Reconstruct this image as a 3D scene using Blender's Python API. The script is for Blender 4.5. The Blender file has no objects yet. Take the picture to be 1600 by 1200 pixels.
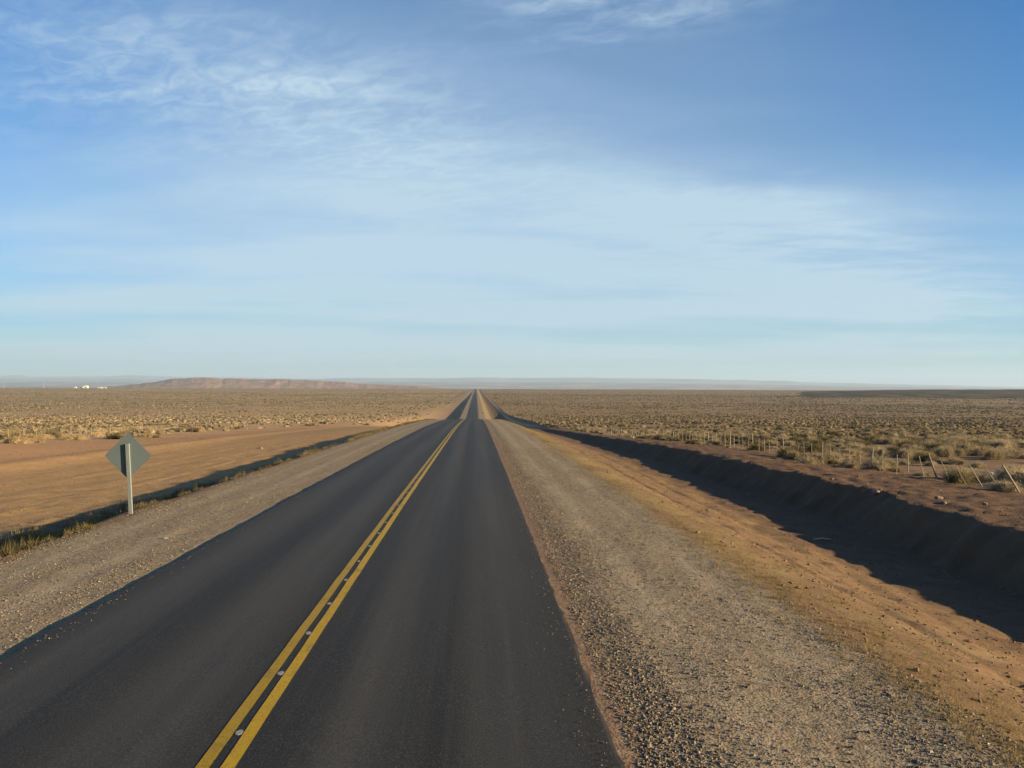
import bpy, math, random
import numpy as np
from mathutils import Vector, Matrix

random.seed(7)
RNG = np.random.default_rng(11)
S = bpy.context.scene
COL = S.collection
R = math.radians

# ------------------------------------------------------------------ camera
EYE = Vector((2.20, 0.0, 3.23))
F_PX = 1250.0                      # focal length in pixels of the 1600 px wide photograph
YAW, PITCH, ROLL = R(-2.57), R(0.10), R(0.20)
cam_d = bpy.data.cameras.new('camera')
cam_d.sensor_width = 36.0
cam_d.lens = 36.0 * F_PX / 1600.0
cam_d.clip_start, cam_d.clip_end = 0.1, 300000.0
cam = bpy.data.objects.new('camera', cam_d)
COL.objects.link(cam)
CAM_R = Matrix.Rotation(YAW, 3, 'Z') @ Matrix.Rotation(R(90) + PITCH, 3, 'X') @ Matrix.Rotation(ROLL, 3, 'Z')
cam.matrix_world = Matrix.Translation(EYE) @ CAM_R.to_4x4()
S.camera = cam

def direction(px, py):
    """world direction through a pixel of the photograph, scaled to 1 m forward"""
    v = CAM_R @ Vector(((px - 800) / F_PX, -(py - 600) / F_PX, -1.0))
    return v / v.y

# ------------------------------------------------------------------ sky, sun, exposure
SUN_EL, SUN_AZ = 12.0, 110.0       # azimuth clockwise from straight ahead (+Y)
S.view_settings.view_transform = 'Standard'
S.view_settings.look = 'None'
S.view_settings.gamma = 1.0
S.view_settings.use_curve_mapping = False
S.view_settings.exposure = 1.15
S.cycles.max_bounces = 6
S.cycles.volume_bounces = 1
S.cycles.use_denoising = True

class NT:
    """tiny helper for node trees"""
    def __init__(self, nt): self.nt = nt
    def new(self, t, **kw):
        n = self.nt.nodes.new(t)
        for k, v in kw.items(): setattr(n, k, v)
        return n
    def put(self, sock, v):
        if isinstance(v, bpy.types.NodeSocket): self.nt.links.new(v, sock)
        elif v is not None:
            try: sock.default_value = v
            except Exception: sock.default_value = (v[0], v[1], v[2], 1.0)
    def math(self, op, a, b=None, c=None, clamp=False):
        n = self.new('ShaderNodeMath', operation=op, use_clamp=clamp)
        self.put(n.inputs[0], a)
        if b is not None: self.put(n.inputs[1], b)
        if c is not None: self.put(n.inputs[2], c)
        return n.outputs[0]
    def ramp(self, v, a, b, lo=0.0, hi=1.0):
        n = self.new('ShaderNodeMapRange', interpolation_type='SMOOTHSTEP')
        self.put(n.inputs[0], v); n.inputs[1].default_value = a; n.inputs[2].default_value = b
        n.inputs[3].default_value = lo; n.inputs[4].default_value = hi
        return n.outputs[0]
    def band(self, v, a, b, e):
        """1 between a and b with soft edges of width e"""
        return self.math('MULTIPLY', self.ramp(v, a - e, a + e), self.ramp(v, b - e, b + e, 1.0, 0.0))
    def mix(self, f, a, b, mode='MIX'):
        n = self.new('ShaderNodeMix', data_type='RGBA', blend_type=mode)
        self.put(n.inputs[0], f)
        for s, v in ((n.inputs[6], a), (n.inputs[7], b)):
            if isinstance(v, bpy.types.NodeSocket): self.nt.links.new(v, s)
            else: s.default_value = (v[0], v[1], v[2], 1.0)
        return n.outputs[2]
    def comb(self, x, y, z=0.0):
        n = self.new('ShaderNodeCombineXYZ')
        for s, v in zip(n.inputs, (x, y, z)): self.put(s, v)
        return n.outputs[0]
    def noise(self, vec, scale=1.0, detail=4.0, rough=0.55, dist=0.0, lac=2.0):
        n = self.new('ShaderNodeTexNoise')
        self.put(n.inputs['Vector'], vec)
        n.inputs['Scale'].default_value = scale; n.inputs['Detail'].default_value = detail
        n.inputs['Roughness'].default_value = rough; n.inputs['Distortion'].default_value = dist
        n.inputs['Lacunarity'].default_value = lac
        return n.outputs['Fac']
    def voronoi(self, vec, scale=1.0, out='Distance', feature='F1'):
        n = self.new('ShaderNodeTexVoronoi', feature=feature)
        self.put(n.inputs['Vector'], vec); n.inputs['Scale'].default_value = scale
        return n.outputs[out]

world = bpy.data.worlds.new("World")
S.world = world
world.use_nodes = True
W = NT(world.node_tree)
W.nt.nodes.clear()
sky = W.new('ShaderNodeTexSky', sky_type='NISHITA')
sky.sun_disc = False
sky.sun_elevation = R(SUN_EL)
sky.sun_rotation = R(SUN_AZ)
sky.altitude = 600.0
sky.air_density = 1.0
sky.dust_density = 0.6
sky.ozone_density = 2.5
tc = W.new('ShaderNodeTexCoord')
sep = W.new('ShaderNodeSeparateXYZ'); W.put(sep.inputs[0], tc.outputs['Generated'])
dx, dy, dz = sep.outputs
# tangents of azimuth and elevation, good for the half of the sky ahead
ys = W.math('MAXIMUM', dy, 0.08)
U = W.math('DIVIDE', dx, ys)
V = W.math('DIVIDE', dz, ys)
zz = W.math('ADD', W.math('MAXIMUM', dz, 0.0), 0.06)
PX = W.math('DIVIDE', dx, zz); PY = W.math('DIVIDE', dy, zz)   # a flat cloud deck overhead
deck = W.comb(PX, PY, 0.0)
# sky window helper: pixel of the photo -> U, V values
def uv(px, py):
    d = direction(px, py); return d.x, d.z
def blob(px, py, rx, ry, rot=0.0, warp=None, wamt=0.0):
    u0, v0 = uv(px, py)
    a = W.math('SUBTRACT', U, u0); b = W.math('SUBTRACT', V, v0)
    if warp is not None:
        b = W.math('ADD', b, W.math('MULTIPLY', W.math('SUBTRACT', warp, 0.5), wamt))
        a = W.math('ADD', a, W.math('MULTIPLY', W.math('SUBTRACT', warp, 0.5), -wamt * 1.5))
    c, s = math.cos(R(rot)), math.sin(R(rot))
    a2 = W.math('ADD', W.math('MULTIPLY', a, c), W.math('MULTIPLY', b, s))
    b2 = W.math('SUBTRACT', W.math('MULTIPLY', b, c), W.math('MULTIPLY', a, s))
    q = W.math('ADD', W.math('POWER', W.math('ABSOLUTE', W.math('DIVIDE', a2, rx / F_PX)), 2.0),
               W.math('POWER', W.math('ABSOLUTE', W.math('DIVIDE', b2, ry / F_PX)), 2.0))
    return W.math('EXPONENT', W.math('MULTIPLY', q, -1.0))
warp = W.noise(W.comb(W.math('MULTIPLY', U, 2.2), W.math('MULTIPLY', V, 7.0)), 1.0, 5, 0.55)
warp2 = W.noise(W.comb(W.math('MULTIPLY', U, 6.0), W.math('MULTIPLY', V, 20.0), 3.0), 1.0, 5, 0.6, 0.6)
# streaky wisps in the cloud deck
def streaks(ang, sx, sy, seed, detail=6, rough=0.6, dist=0.4):
    c, s = math.cos(R(ang)), math.sin(R(ang))
    a = W.math('ADD', W.math('MULTIPLY', PX, c), W.math('MULTIPLY', PY, s))
    b = W.math('SUBTRACT', W.math('MULTIPLY', PY, c), W.math('MULTIPLY', PX, s))
    return W.noise(W.comb(W.math('MULTIPLY', a, sx), W.math('MULTIPLY', b, sy), seed), 1.0, detail, rough, dist)
wisp = W.ramp(streaks(-16, 1.6, 3.6, 3.0, 7, 0.62, 0.7), 0.36, 0.68)
fine = W.ramp(streaks(-35, 9.0, 14.0, 9.0, 5, 0.6, 0.9), 0.36, 0.66)
soft = W.ramp(streaks(8, 0.55, 1.4, 21.0, 4, 0.5, 0.3), 0.30, 0.72)
low = W.ramp(W.noise(W.comb(W.math('MULTIPLY', U, 1.6), W.math('MULTIPLY', V, 34.0), 5.0), 1.0, 4, 0.5, 0.2), 0.36, 0.68)
def mul(*a):
    r = a[0]
    for b in a[1:]: r = W.math('MULTIPLY', r, b)
    return r
def add(*a):
    r = a[0]
    for b in a[1:]: r = W.math('ADD', r, b)
    return r
m_left = blob(230, 110, 420, 105, -9, warp, 0.10)
m_left2 = blob(560, 190, 330, 110, -14, warp, 0.10)
m_mid = W.math('MINIMUM', W.math('MULTIPLY', blob(780, 430, 1200, 170, 1, warp, 0.16), 1.15), 1.0)
m_right = W.ramp(blob(1310, 410, 360, 110, -14, warp2, 0.16), .10, .95)
m_top = blob(970, 15, 190, 42, 4, warp2, 0.06)
m_low = W.band(V, 0.012, 0.11, 0.035)
m_wide = blob(640, 260, 830, 430, -6, warp, 0.15)
lefty = W.ramp(U, -0.7, 0.45, 1.0, 0.0)
veil = add(mul(m_wide, add(mul(soft, 0.12), 0.34)), mul(m_left, add(mul(wisp, 0.14), mul(fine, 0.10), mul(fine, wisp, 0.20), 0.02)),
           mul(m_left2, add(mul(wisp, 0.10), mul(fine, 0.10), 0.08)),
           mul(m_mid, add(mul(soft, 0.18), mul(wisp, 0.06), 0.42)),
           mul(m_right, add(mul(wisp, 0.20), mul(fine, 0.05), mul(soft, 0.10), 0.05)),
           mul(m_top, add(mul(wisp, 0.34), mul(fine, 0.12), mul(fine, wisp, 0.30))),
           mul(m_low, add(mul(low, 0.42), 0.0)))
veil = W.math('MINIMUM', veil, 0.9)
CLOUD = (4.15, 5.4, 6.35)
tint = W.mix(W.ramp(dy, -0.15, 0.25), (0.78, 0.74, 0.72), (0.11, 0.80, 1.32))   # deep blue ahead; unseen half behind toned neutral to keep shadows from turning blue
skycol = W.mix(1.0, sky.outputs[0], tint, 'MULTIPLY')
col = W.mix(veil, skycol, CLOUD)
# pale greenish brightening close to the horizon
col = W.mix(W.ramp(V, 0.0, 0.16, 0.45, 0.0), col, (3.6, 5.2, 5.3))
bg = W.new('ShaderNodeBackground'); W.put(bg.inputs[0], col); bg.inputs[1].default_value = 0.06
wo = W.new('ShaderNodeOutputWorld'); W.nt.links.new(bg.outputs[0], wo.inputs[0])

sun_d = bpy.data.lights.new('sun', 'SUN')
sun_d.energy = 5.0
sun_d.angle = R(0.6)
sun_d.color = (1.0, 0.78, 0.50)
sun = bpy.data.objects.new('sun', sun_d)
COL.objects.link(sun)
sdir = Vector((math.sin(R(SUN_AZ)) * math.cos(R(SUN_EL)), math.cos(R(SUN_AZ)) * math.cos(R(SUN_EL)), math.sin(R(SUN_EL))))
sun.rotation_euler = sdir.to_track_quat('Z', 'Y').to_euler()
sun.location = (60, -20, 40)

# ------------------------------------------------------------------ helpers
def tag(o, label=None, cat=None, group=None, kind=None):
    if label: o['label'] = label
    if cat: o['category'] = cat
    if group: o['group'] = group
    if kind: o['kind'] = kind
    return o

def np_mesh(name, verts, faces, mat=None, attr=None, smooth=False):
    """verts (n,3); faces (m,k) of one size k; attr {name: per-vertex floats}"""
    me = bpy.data.meshes.new(name)
    verts = np.ascontiguousarray(verts, dtype=np.float32); faces = np.ascontiguousarray(faces, dtype=np.int32)
    n, (m, k) = len(verts), faces.shape
    me.vertices.add(n); me.vertices.foreach_set('co', verts.ravel())
    me.loops.add(m * k); me.loops.foreach_set('vertex_index', faces.ravel())
    me.polygons.add(m)
    me.polygons.foreach_set('loop_start', np.arange(0, m * k, k, dtype=np.int32))
    me.polygons.foreach_set('use_smooth', np.full(m, smooth))
    for key, val in (attr or {}).items():
        a = me.attributes.new(key, 'FLOAT', 'POINT'); a.data.foreach_set('value', np.ascontiguousarray(val, dtype=np.float32))
    me.update(calc_edges=True)
    if mat: me.materials.append(mat)
    return me

def link(name, me, parent=None, loc=(0, 0, 0)):
    o = bpy.data.objects.new(name, me); COL.objects.link(o); o.location = loc
    if parent: o.parent = parent
    return o

def empty(name, loc=(0, 0, 0), rz=0.0):
    o = bpy.data.objects.new(name, None); COL.objects.link(o); o.location = loc; o.rotation_euler = (0, 0, rz)
    o.empty_display_size = 0.3
    return o

class MB:
    """collects simple solids into one mesh"""
    def __init__(self): self.v, self.f = [], []
    def box(self, x0, x1, y0, y1, z0, z1):
        b = len(self.v)
        self.v += [(x, y, z) for z in (z0, z1) for x, y in ((x0, y0), (x1, y0), (x1, y1), (x0, y1))]
        self.f += [tuple(b + i for i in q) for q in ((0, 3, 2, 1), (4, 5, 6, 7), (0, 1, 5, 4), (1, 2, 6, 5), (2, 3, 7, 6), (3, 0, 4, 7))]
    def tube(self, p, q, r0, r1=None, n=8):
        r1 = r0 if r1 is None else r1
        p, q = Vector(p), Vector(q); d = (q - p).normalized()
        a = d.orthogonal().normalized(); c = d.cross(a)
        b = len(self.v)
        for P, r in ((p, r0), (q, r1)):
            for i in range(n):
                t = 2 * math.pi * i / n
                self.v.append(tuple(P + (a * math.cos(t) + c * math.sin(t)) * r))
        for i in range(n):
            j = (i + 1) % n
            self.f.append((b + i, b + j, b + n + j, b + n + i))
        self.f.append(tuple(b + i for i in reversed(range(n)))); self.f.append(tuple(b + n + i for i in range(n)))
    def prism(self, pts, z0, z1):
        b, n = len(self.v), len(pts)
        self.v += [(x, y, z0) for x, y in pts] + [(x, y, z1) for x, y in pts]
        self.f.append(tuple(b + i for i in reversed(range(n)))); self.f.append(tuple(b + n + i for i in range(n)))
        for i in range(n):
            j = (i + 1) % n; self.f.append((b + i, b + j, b + n + j, b + n + i))
    def build(self, name, mat, parent=None, bevel=0.0, loc=(0, 0, 0)):
        me = bpy.data.meshes.new(name); me.from_pydata(self.v, [], self.f); me.update()
        me.materials.append(mat)
        o = link(name, me, parent, loc)
        if bevel:
            m = o.modifiers.new('bevel', 'BEVEL'); m.width = bevel; m.segments = 2
        return o

# value noise in numpy
def _hash(ix, iy, seed):
    h = (ix.astype(np.int64) * 374761393 + iy.astype(np.int64) * 668265263 + seed * 1274126177) & 0xFFFFFFFF
    h = ((h ^ (h >> 13)) * 1274126177) & 0xFFFFFFFF
    return ((h ^ (h >> 16)) & 0xFFFFFF) / float(0xFFFFFF)
def vnoise(x, y, seed=0):
    x = np.asarray(x, float); y = np.asarray(y, float)
    ix, iy = np.floor(x), np.floor(y); fx, fy = x - ix, y - iy
    fx = fx * fx * fx * (fx * (fx * 6 - 15) + 10); fy = fy * fy * fy * (fy * (fy * 6 - 15) + 10)
    a, b = _hash(ix, iy, seed), _hash(ix + 1, iy, seed); c, d = _hash(ix, iy + 1, seed), _hash(ix + 1, iy + 1, seed)
    return (a + (b - a) * fx) * (1 - fy) + (c + (d - c) * fx) * fy - 0.5
def fbm(x, y, seed=0, oct=3, gain=0.5):
    t, a, s = 0.0, 1.0, 1.0
    for i in range(oct):
        t = t + a * vnoise(x * s, y * s, seed + i * 17); a *= gain; s *= 2.03
    return t
def sstep(v, a, b):
    t = np.clip((np.asarray(v, float) - a) / (b - a), 0, 1); return t * t * (3 - 2 * t)

def pchip(xs, ys):
    """monotone cubic through the points"""
    xs, ys = np.array(xs, float), np.array(ys, float)
    h = np.diff(xs); d = np.diff(ys) / h; m = np.zeros(len(xs))
    for i in range(1, len(xs) - 1):
        if d[i - 1] * d[i] > 0:
            w1, w2 = 2 * h[i] + h[i - 1], h[i] + 2 * h[i - 1]
            m[i] = (w1 + w2) / (w1 / d[i - 1] + w2 / d[i])
    m[0], m[-1] = d[0], d[-1]
    def f(x):
        x = np.clip(np.asarray(x, float), xs[0], xs[-1]); i = np.clip(np.searchsorted(xs, x) - 1, 0, len(xs) - 2)
        t = (x - xs[i]) / h[i]
        return ((1 + 2 * t) * (1 - t) ** 2 * ys[i] + t * (1 - t) ** 2 * h[i] * m[i] + t * t * (3 - 2 * t) * ys[i + 1] + t * t * (t - 1) * h[i] * m[i + 1])
    return f

# ------------------------------------------------------------------ terrain
P_road = pchip([-80, 0, 7, 21, 40, 83, 120, 150, 179, 220, 260, 320, 400, 486, 833, 1750, 4000, 4600, 7000, 12000, 80000],
               [.25, 0, -.05, -.2, -.5, -1.3, -2.26, -3.2, -4.35, -6.6, -9.2, -12.6, -15.0, -16.2, -15.6, -15.0, -14.6, -17, -60, -62, -62])
Q_plain = pchip([-80, 0, 32, 42, 66, 120, 150, 300, 500, 600, 833, 4000, 4600, 7000, 12000, 80000],
                [-.4, -.65, -1.0, -1.35, -2.0, -4.5, -5.6, -10.4, -15.8, -17.2, -17.4, -16.2, -19, -62, -64, -64])
D_left = pchip([-80, 20, 50, 150, 260, 400, 800, 1400, 2200, 80000], [1.15, 1.15, 1.45, 1.55, 1.8, 2.4, 2.1, 1.2, .6, .5])
BANK_TOP = pchip([-80, 36, 50, 67, 83, 110, 135, 165, 205, 80000], [-.30, -.38, -.42, -.70, -1.05, -1.5, -1.7, -1.9, -2.4, -2.4])
BANK_LOW = pchip([-80, 30, 50, 70, 92, 130, 165, 205, 330, 80000], [-1.55, -1.5, -1.38, -1.6, -1.95, -2.1, -2.12, -2.4, -2.4, -2.4])

def height(x, y):
    x, y = np.broadcast_arrays(np.asarray(x, float), np.asarray(y, float))
    p, q = P_road(y), Q_plain(y)
    near = 1 - sstep(np.abs(y), 60, 200)
    # right-hand ditch and its cut bank
    wav = 1.3 * vnoise(y / 17.0, 0.3, 5) + 0.7 * vnoise(y / 5.5, 0.7, 6) + 0.45 * vnoise(y / 1.7, 1.7, 7) * near + 0.40 * fbm(y / .75, x / 1.2, 8, 2) * near
    wav = wav - .55 * sstep(y, 24, 36)
    xr = x + wav * sstep(x, 9, 14)
    t1 = sstep(xr, 6.9, 12.6) * .75 + .25 * np.clip((xr - 6.9) / 8, 0, 1)
    low = BANK_LOW(y) + 0.12
    rr = -.012 - .03 * np.clip((x - 3.5) / 3.5, 0, 1) + t1 * low + sstep(xr, 12.2, 14.8) * -0.14
    top = BANK_TOP(y) + 0.10 * vnoise(y / 3.0, 8.1, 9) * near
    up = sstep(xr, 14.9, 16.45 + .8 * vnoise(y / 4, 2.2, 10))
    rr = rr * (1 - up) + top * up
    zr = p + rr
    k = sstep(x, 17.5, 25.0)
    zr = zr * (1 - k) + q * k
    # left-hand embankment
    D = D_left(y); w = 1.45 * D
    xl = -x + 0.5 * vnoise(y / 4.0, 3.3, 31) + .25 * vnoise(y / 1.3, 1.3, 33) * near
    s = np.clip((xl - 7.3) / w, 0, 1); s = s * s * (3 - 2 * s)
    rl = -.045 - .07 * np.clip((-x - 3.5) / 3.7, 0, 1) - s * (D - .1)
    rl = rl + 0.16 * np.exp(-((xl - 12.4) / .5) ** 2) * near * vnoise(y / 2.5, 4.0, 35)
    rl = rl + 0.35 * np.exp(-((xl - 27.5 - 2 * vnoise(y / 20, 1, 4)) / 1.6) ** 2) * (1 - sstep(y, 120, 260))
    zl = p + rl
    k = sstep(-x, 17, 42)
    zl = zl * (1 - k) + q * k
    z = np.where(x >= 0, zr, zl)
    for xc, amp in ((15.4, .05), (17.1, .035), (20.3, .05), (22.0, .04), (24.6, .05)):
        zl = zl + amp * np.exp(-((-x - xc - .5 * vnoise(y / 30, xc, 12)) / .20) ** 2) * (.6 + 1.4 * vnoise(y / 3, xc, 13)) * (1 - sstep(y, 60, 120))
    z = np.where(x >= 0, zr, zl)
    slope = sstep(x, 7.6, 9) * (1 - sstep(x, 14, 16)) * near
    z = z + slope * (.07 * fbm(x / .7, y / .9, 61, 3) - .06 * np.exp(-((x - 9.2 - .3 * vnoise(y / 6, 2, 62)) / .12) ** 2) - .045 * np.exp(-((x - 10.9 - .3 * vnoise(y / 7, 5, 63)) / .14) ** 2))
    # carriageway bed
    bed = np.where((x > -3.37) & (x < 3.39), p - .07, z)
    z = bed
    # small unevenness away from the road
    ax = np.abs(x)
    off = sstep(ax, 7.4, 9.5); far = sstep(ax, 25, 60)
    r = np.hypot(x, y)
    rim = sstep(x, 16.2, 17) * (1 - sstep(x, 24, 30))
    z = z + rim * near * (.10 * fbm(x / 1.1, y / .6, 47, 3) + .09 * fbm(x / .4, y / .35, 48, 2))
    z = z + off * near * (0.05 * fbm(x / 1.4, y / 1.4, 41, 3) + .03 * fbm(x / .35, y / .35, 44, 2))
    z = z + far * (0.5 * fbm(x / 30, y / 30, 51, 2) + (0.3 + 1.2 * sstep(r, 300, 1500)) * fbm(x / 260, y / 260, 57, 3))
    z = z + .35 * far * sstep(ax, 2500, 6000) * 10 * fbm(x / 2600, y / 2600, 66, 2) * (1 - sstep(y, 4200, 6500))
    shoulder = sstep(ax, 3.6, 4.0) * (1 - off)
    z = z + shoulder * near * 0.014 * fbm(x / .5, y / .9, 71, 3)
    return z

def lines(fine0, fine1, step, grow, end):
    out = list(np.arange(fine0, fine1, step)); s = step; v = fine1
    while v < end: out.append(v); s = max(step, (v - fine1) * grow + step); v += s
    out.append(end); return out
YL = np.array(sorted(set([-80, -60, -45, -35, -28, -22, -18, -14, -11, -8.5, -6.5, -5, -3.5, -2, -1, 0, 1, 2, 3] + lines(3.5, 34, 0.17, 0.013, 45000))))
xr_ = lines(3.9, 18.0, 0.15, 0.035, 45000)
xl_ = lines(3.7, 13.5, 0.17, 0.035, 45000)
XL = np.array([-v for v in reversed(xl_)] + [-3.44, -3.41, -3.38, -3.36, -2, 0, 2, 3.38, 3.40, 3.44, 3.47, 3.62, 3.76] + xr_)
GX, GY = np.meshgrid(XL, YL)
GZ = height(GX, GY)
nx, ny = len(XL), len(YL)
ii = (np.arange(ny - 1)[:, None] * nx + np.arange(nx - 1)[None, :]).ravel()
GF = np.stack([ii, ii + 1, ii + nx + 1, ii + nx], 1)

def H(x, y): return float(height(np.array([x]), np.array([y]))[0])

def new_mat(name, rough=0.9):
    m = bpy.data.materials.new(name); m.use_nodes = True
    T = NT(m.node_tree); b = m.node_tree.nodes['Principled BSDF']
    b.inputs['Roughness'].default_value = rough
    b.inputs['Specular IOR Level'].default_value = 0.25
    return m, T, b
def bump(T, b, h, strength, dist):
    n = T.new('ShaderNodeBump'); T.put(n.inputs['Height'], h)
    n.inputs['Strength'].default_value = strength; n.inputs['Distance'].default_value = dist
    T.put(b.inputs['Normal'], n.outputs[0])

# ---- ground material
gm, T, b = new_mat('ground_soil', 0.95)
b.inputs['Specular IOR Level'].default_value = 0.08
geo = T.new('ShaderNodeNewGeometry'); pos = geo.outputs['Position']
sp = T.new('ShaderNodeSeparateXYZ'); T.put(sp.inputs[0], pos)
X, Y = sp.outputs[0], sp.outputs[1]
n_big = T.noise(pos, 0.012, 4, 0.55); n_mid = T.noise(pos, 0.13, 5, 0.6); n_s = T.noise(pos, 1.3, 6, 0.65); n_f = T.noise(pos, 9.0, 5, 0.7)
n_along = T.noise(T.comb(T.math('MULTIPLY', X, 2.6), T.math('MULTIPLY', Y, 0.07)), 1.0, 5, 0.62)
n_al2 = T.noise(T.comb(T.math('MULTIPLY', X, 7.0), T.math('MULTIPLY', Y, 0.25), 4.0), 1.0, 4, 0.6)
vor = T.voronoi(pos, 34.0); vorc = T.voronoi(pos, 34.0, 'Color'); vorb = T.voronoi(pos, 13.0)
wob = T.math('ADD', T.math('MULTIPLY', T.math('SUBTRACT', n_s, .5), 1.3), T.math('MULTIPLY', T.math('SUBTRACT', n_mid, .5), 1.6))
Xw = T.math('ADD', X, wob)
stone_v = T.new('ShaderNodeSeparateColor'); T.put(stone_v.inputs[0], vorc)
sv = stone_v.outputs[0]
gravel = T.mix(T.math('MULTIPLY', sv, 0.9), (0.27, 0.208, 0.124), (0.42, 0.33, 0.205))
gravel = T.mix(T.ramp(n_s, .40, .68), gravel, (0.36, 0.265, 0.16))
gravel = T.mix(T.ramp(n_f, .52, .68, 0, .5), gravel, (0.17, 0.13, 0.085))
v2 = T.new('ShaderNodeSeparateColor'); T.put(v2.inputs[0], T.voronoi(pos, 15.0, 'Color'))
gravel = T.mix(T.ramp(v2.outputs[1], .82, .88, 0, .4), gravel, (0.44, 0.36, 0.25))
gravel = T.mix(T.ramp(v2.outputs[0], .80, .86, 0, .5), gravel, (0.08, 0.068, 0.052))
gravel = T.mix(T.ramp(n_along, .44, .64, 0, .5), gravel, (0.24, 0.19, 0.12))
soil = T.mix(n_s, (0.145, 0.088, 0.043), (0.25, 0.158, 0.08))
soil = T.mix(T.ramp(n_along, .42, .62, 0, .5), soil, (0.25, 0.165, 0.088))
soil = T.mix(T.ramp(n_f, .50, .68, 0, .6), soil, (0.12, 0.07, 0.035))
soil = T.mix(T.ramp(T.noise(pos, 4.0, 5, .7), .48, .66, 0, .65), soil, (0.11, 0.072, 0.040))
soil = T.mix(T.ramp(T.noise(pos, 0.8, 5, .6), .5, .66, 0, .5), soil, (0.24, 0.18, 0.095))
red = T.mix(n_mid, (0.42, 0.23, 0.10), (0.52, 0.31, 0.15))
red = T.mix(T.ramp(n_s, .5, .75, 0, .5), red, (0.38, 0.23, 0.12))
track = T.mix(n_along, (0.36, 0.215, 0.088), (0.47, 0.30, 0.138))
track = T.mix(T.ramp(T.noise(pos, 3.0, 6, .72), .48, .66, 0, .5), track, (0.24, 0.145, 0.070))
track = T.mix(T.ramp(n_al2, .54, .68, 0, .6), track, (0.36, 0.23, 0.13))
grassy = T.mix(n_f, (0.22, 0.16, 0.055), (0.36, 0.27, 0.11))
plain = T.mix(T.ramp(n_mid, .3, .7), (0.40, 0.245, 0.12), (0.52, 0.345, 0.18))
cover = T.mix(T.ramp(n_big, .35, .65), (0.36, 0.25, 0.125), (0.46, 0.325, 0.17))
cover = T.mix(T.ramp(T.noise(pos, 0.0035, 4, .6), .42, .62, 0, .6), cover, (0.25, 0.20, 0.11))
dist = T.math('POWER', T.math('ADD', T.math('MULTIPLY', X, X), T.math('MULTIPLY', Y, Y)), 0.5)
plain = T.mix(T.ramp(dist, 250, 1100), plain, cover)
c = T.mix(T.ramp(Xw, 19.0, 26.0), soil, plain)                       # right: soil, then plain
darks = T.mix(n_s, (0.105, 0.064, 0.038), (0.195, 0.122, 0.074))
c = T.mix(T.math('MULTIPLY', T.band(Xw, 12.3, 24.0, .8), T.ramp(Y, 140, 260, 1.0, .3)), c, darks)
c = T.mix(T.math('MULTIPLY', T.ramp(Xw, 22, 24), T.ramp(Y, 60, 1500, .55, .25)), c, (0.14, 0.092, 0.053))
gpatch = T.math('MULTIPLY', T.band(Xw, 6.9, 8.6, .45), T.ramp(n_mid, .40, .56, .12, .85))
gpatch = T.math('MULTIPLY', gpatch, T.ramp(Y, 8, 45, .40, .85))
c = T.mix(gpatch, c, grassy)
c = T.mix(T.math('MULTIPLY', T.band(X, 6.5, 12.5, 1.2), T.ramp(Y, 260, 420)), c, (0.23, 0.17, 0.09))
rut = T.math('MULTIPLY', T.band(T.math('ADD', X, T.math('MULTIPLY', T.math('SUBTRACT', n_mid, .5), .5)), 9.05, 9.35, .12), T.ramp(n_s, .42, .6))
c = T.mix(T.math('MULTIPLY', rut, .6), c, (0.12, 0.07, 0.04))
c = T.mix(T.math('MULTIPLY', T.band(X, 20.9, 22.4, .5), T.ramp(Y, 200, 320)), c, (0.46, 0.34, 0.21))
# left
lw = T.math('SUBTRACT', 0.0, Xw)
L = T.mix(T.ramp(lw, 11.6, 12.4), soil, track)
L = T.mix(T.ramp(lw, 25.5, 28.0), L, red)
L = T.mix(T.ramp(lw, 36.0, 50.0), L, plain)
L = T.mix(T.ramp(Y, 180, 330), L, T.mix(T.ramp(lw, 14, 30), (0.38, 0.25, 0.14), plain))
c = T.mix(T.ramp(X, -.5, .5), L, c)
# shoulders of gravel
gs = T.math('ABSOLUTE', T.math('ADD', X, T.math('MULTIPLY', T.math('SUBTRACT', n_s, .5), .7)))
packed = T.math('ADD', T.band(gs, 4.7, 5.1, .18), T.band(gs, 6.0, 6.35, .18))
gravel = T.mix(T.math('MULTIPLY', packed, T.ramp(n_along, .35, .6, .2, .6)), gravel, (0.46, 0.36, 0.235))
gravel = T.mix(T.ramp(n_al2, .5, .66, 0, .4), gravel, (0.22, 0.172, 0.112))
c = T.mix(T.ramp(gs, 6.75, 7.25, 1.0, 0.0), c, gravel)
c = T.mix(T.math('MULTIPLY', T.band(X, 3.86, 4.3, .12), T.ramp(n_s, .35, .6, .15, .8)), c, T.mix(sv, (0.05, 0.047, 0.045), (0.22, 0.19, 0.15)))
c = T.mix(T.math('MULTIPLY', T.band(X, 3.45, 3.78, .07), T.ramp(n_f, .35, .6, .4, 1.0)), c, (0.25, 0.155, 0.095))
c = T.mix(T.ramp(n_f, .45, .75, 0, .18), c, (0.12, 0.08, 0.05))
# land beyond the plain: dry slopes with pale scars
c = T.mix(T.ramp(dist, 4300, 5200), c, T.mix(T.ramp(T.noise(pos, .0009, 6, .6), .4, .62), (0.20, 0.15, 0.11), (0.36, 0.27, 0.20)))
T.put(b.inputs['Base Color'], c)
hb = T.math('ADD', T.math('MULTIPLY', n_f, .6), T.math('MULTIPLY', T.math('SUBTRACT', 1.0, vor), .25))
hb = T.math('ADD', hb, T.math('MULTIPLY', n_s, 1.6))
bump(T, b, hb, 0.5, 0.04)

ground = link('ground', np_mesh('ground', np.stack([GX.ravel(), GY.ravel(), GZ.ravel()], 1), GF, gm, smooth=True))
tag(ground, 'dry brown desert ground with gravel shoulders and a deep ditch', 'ground', kind='structure')

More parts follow.
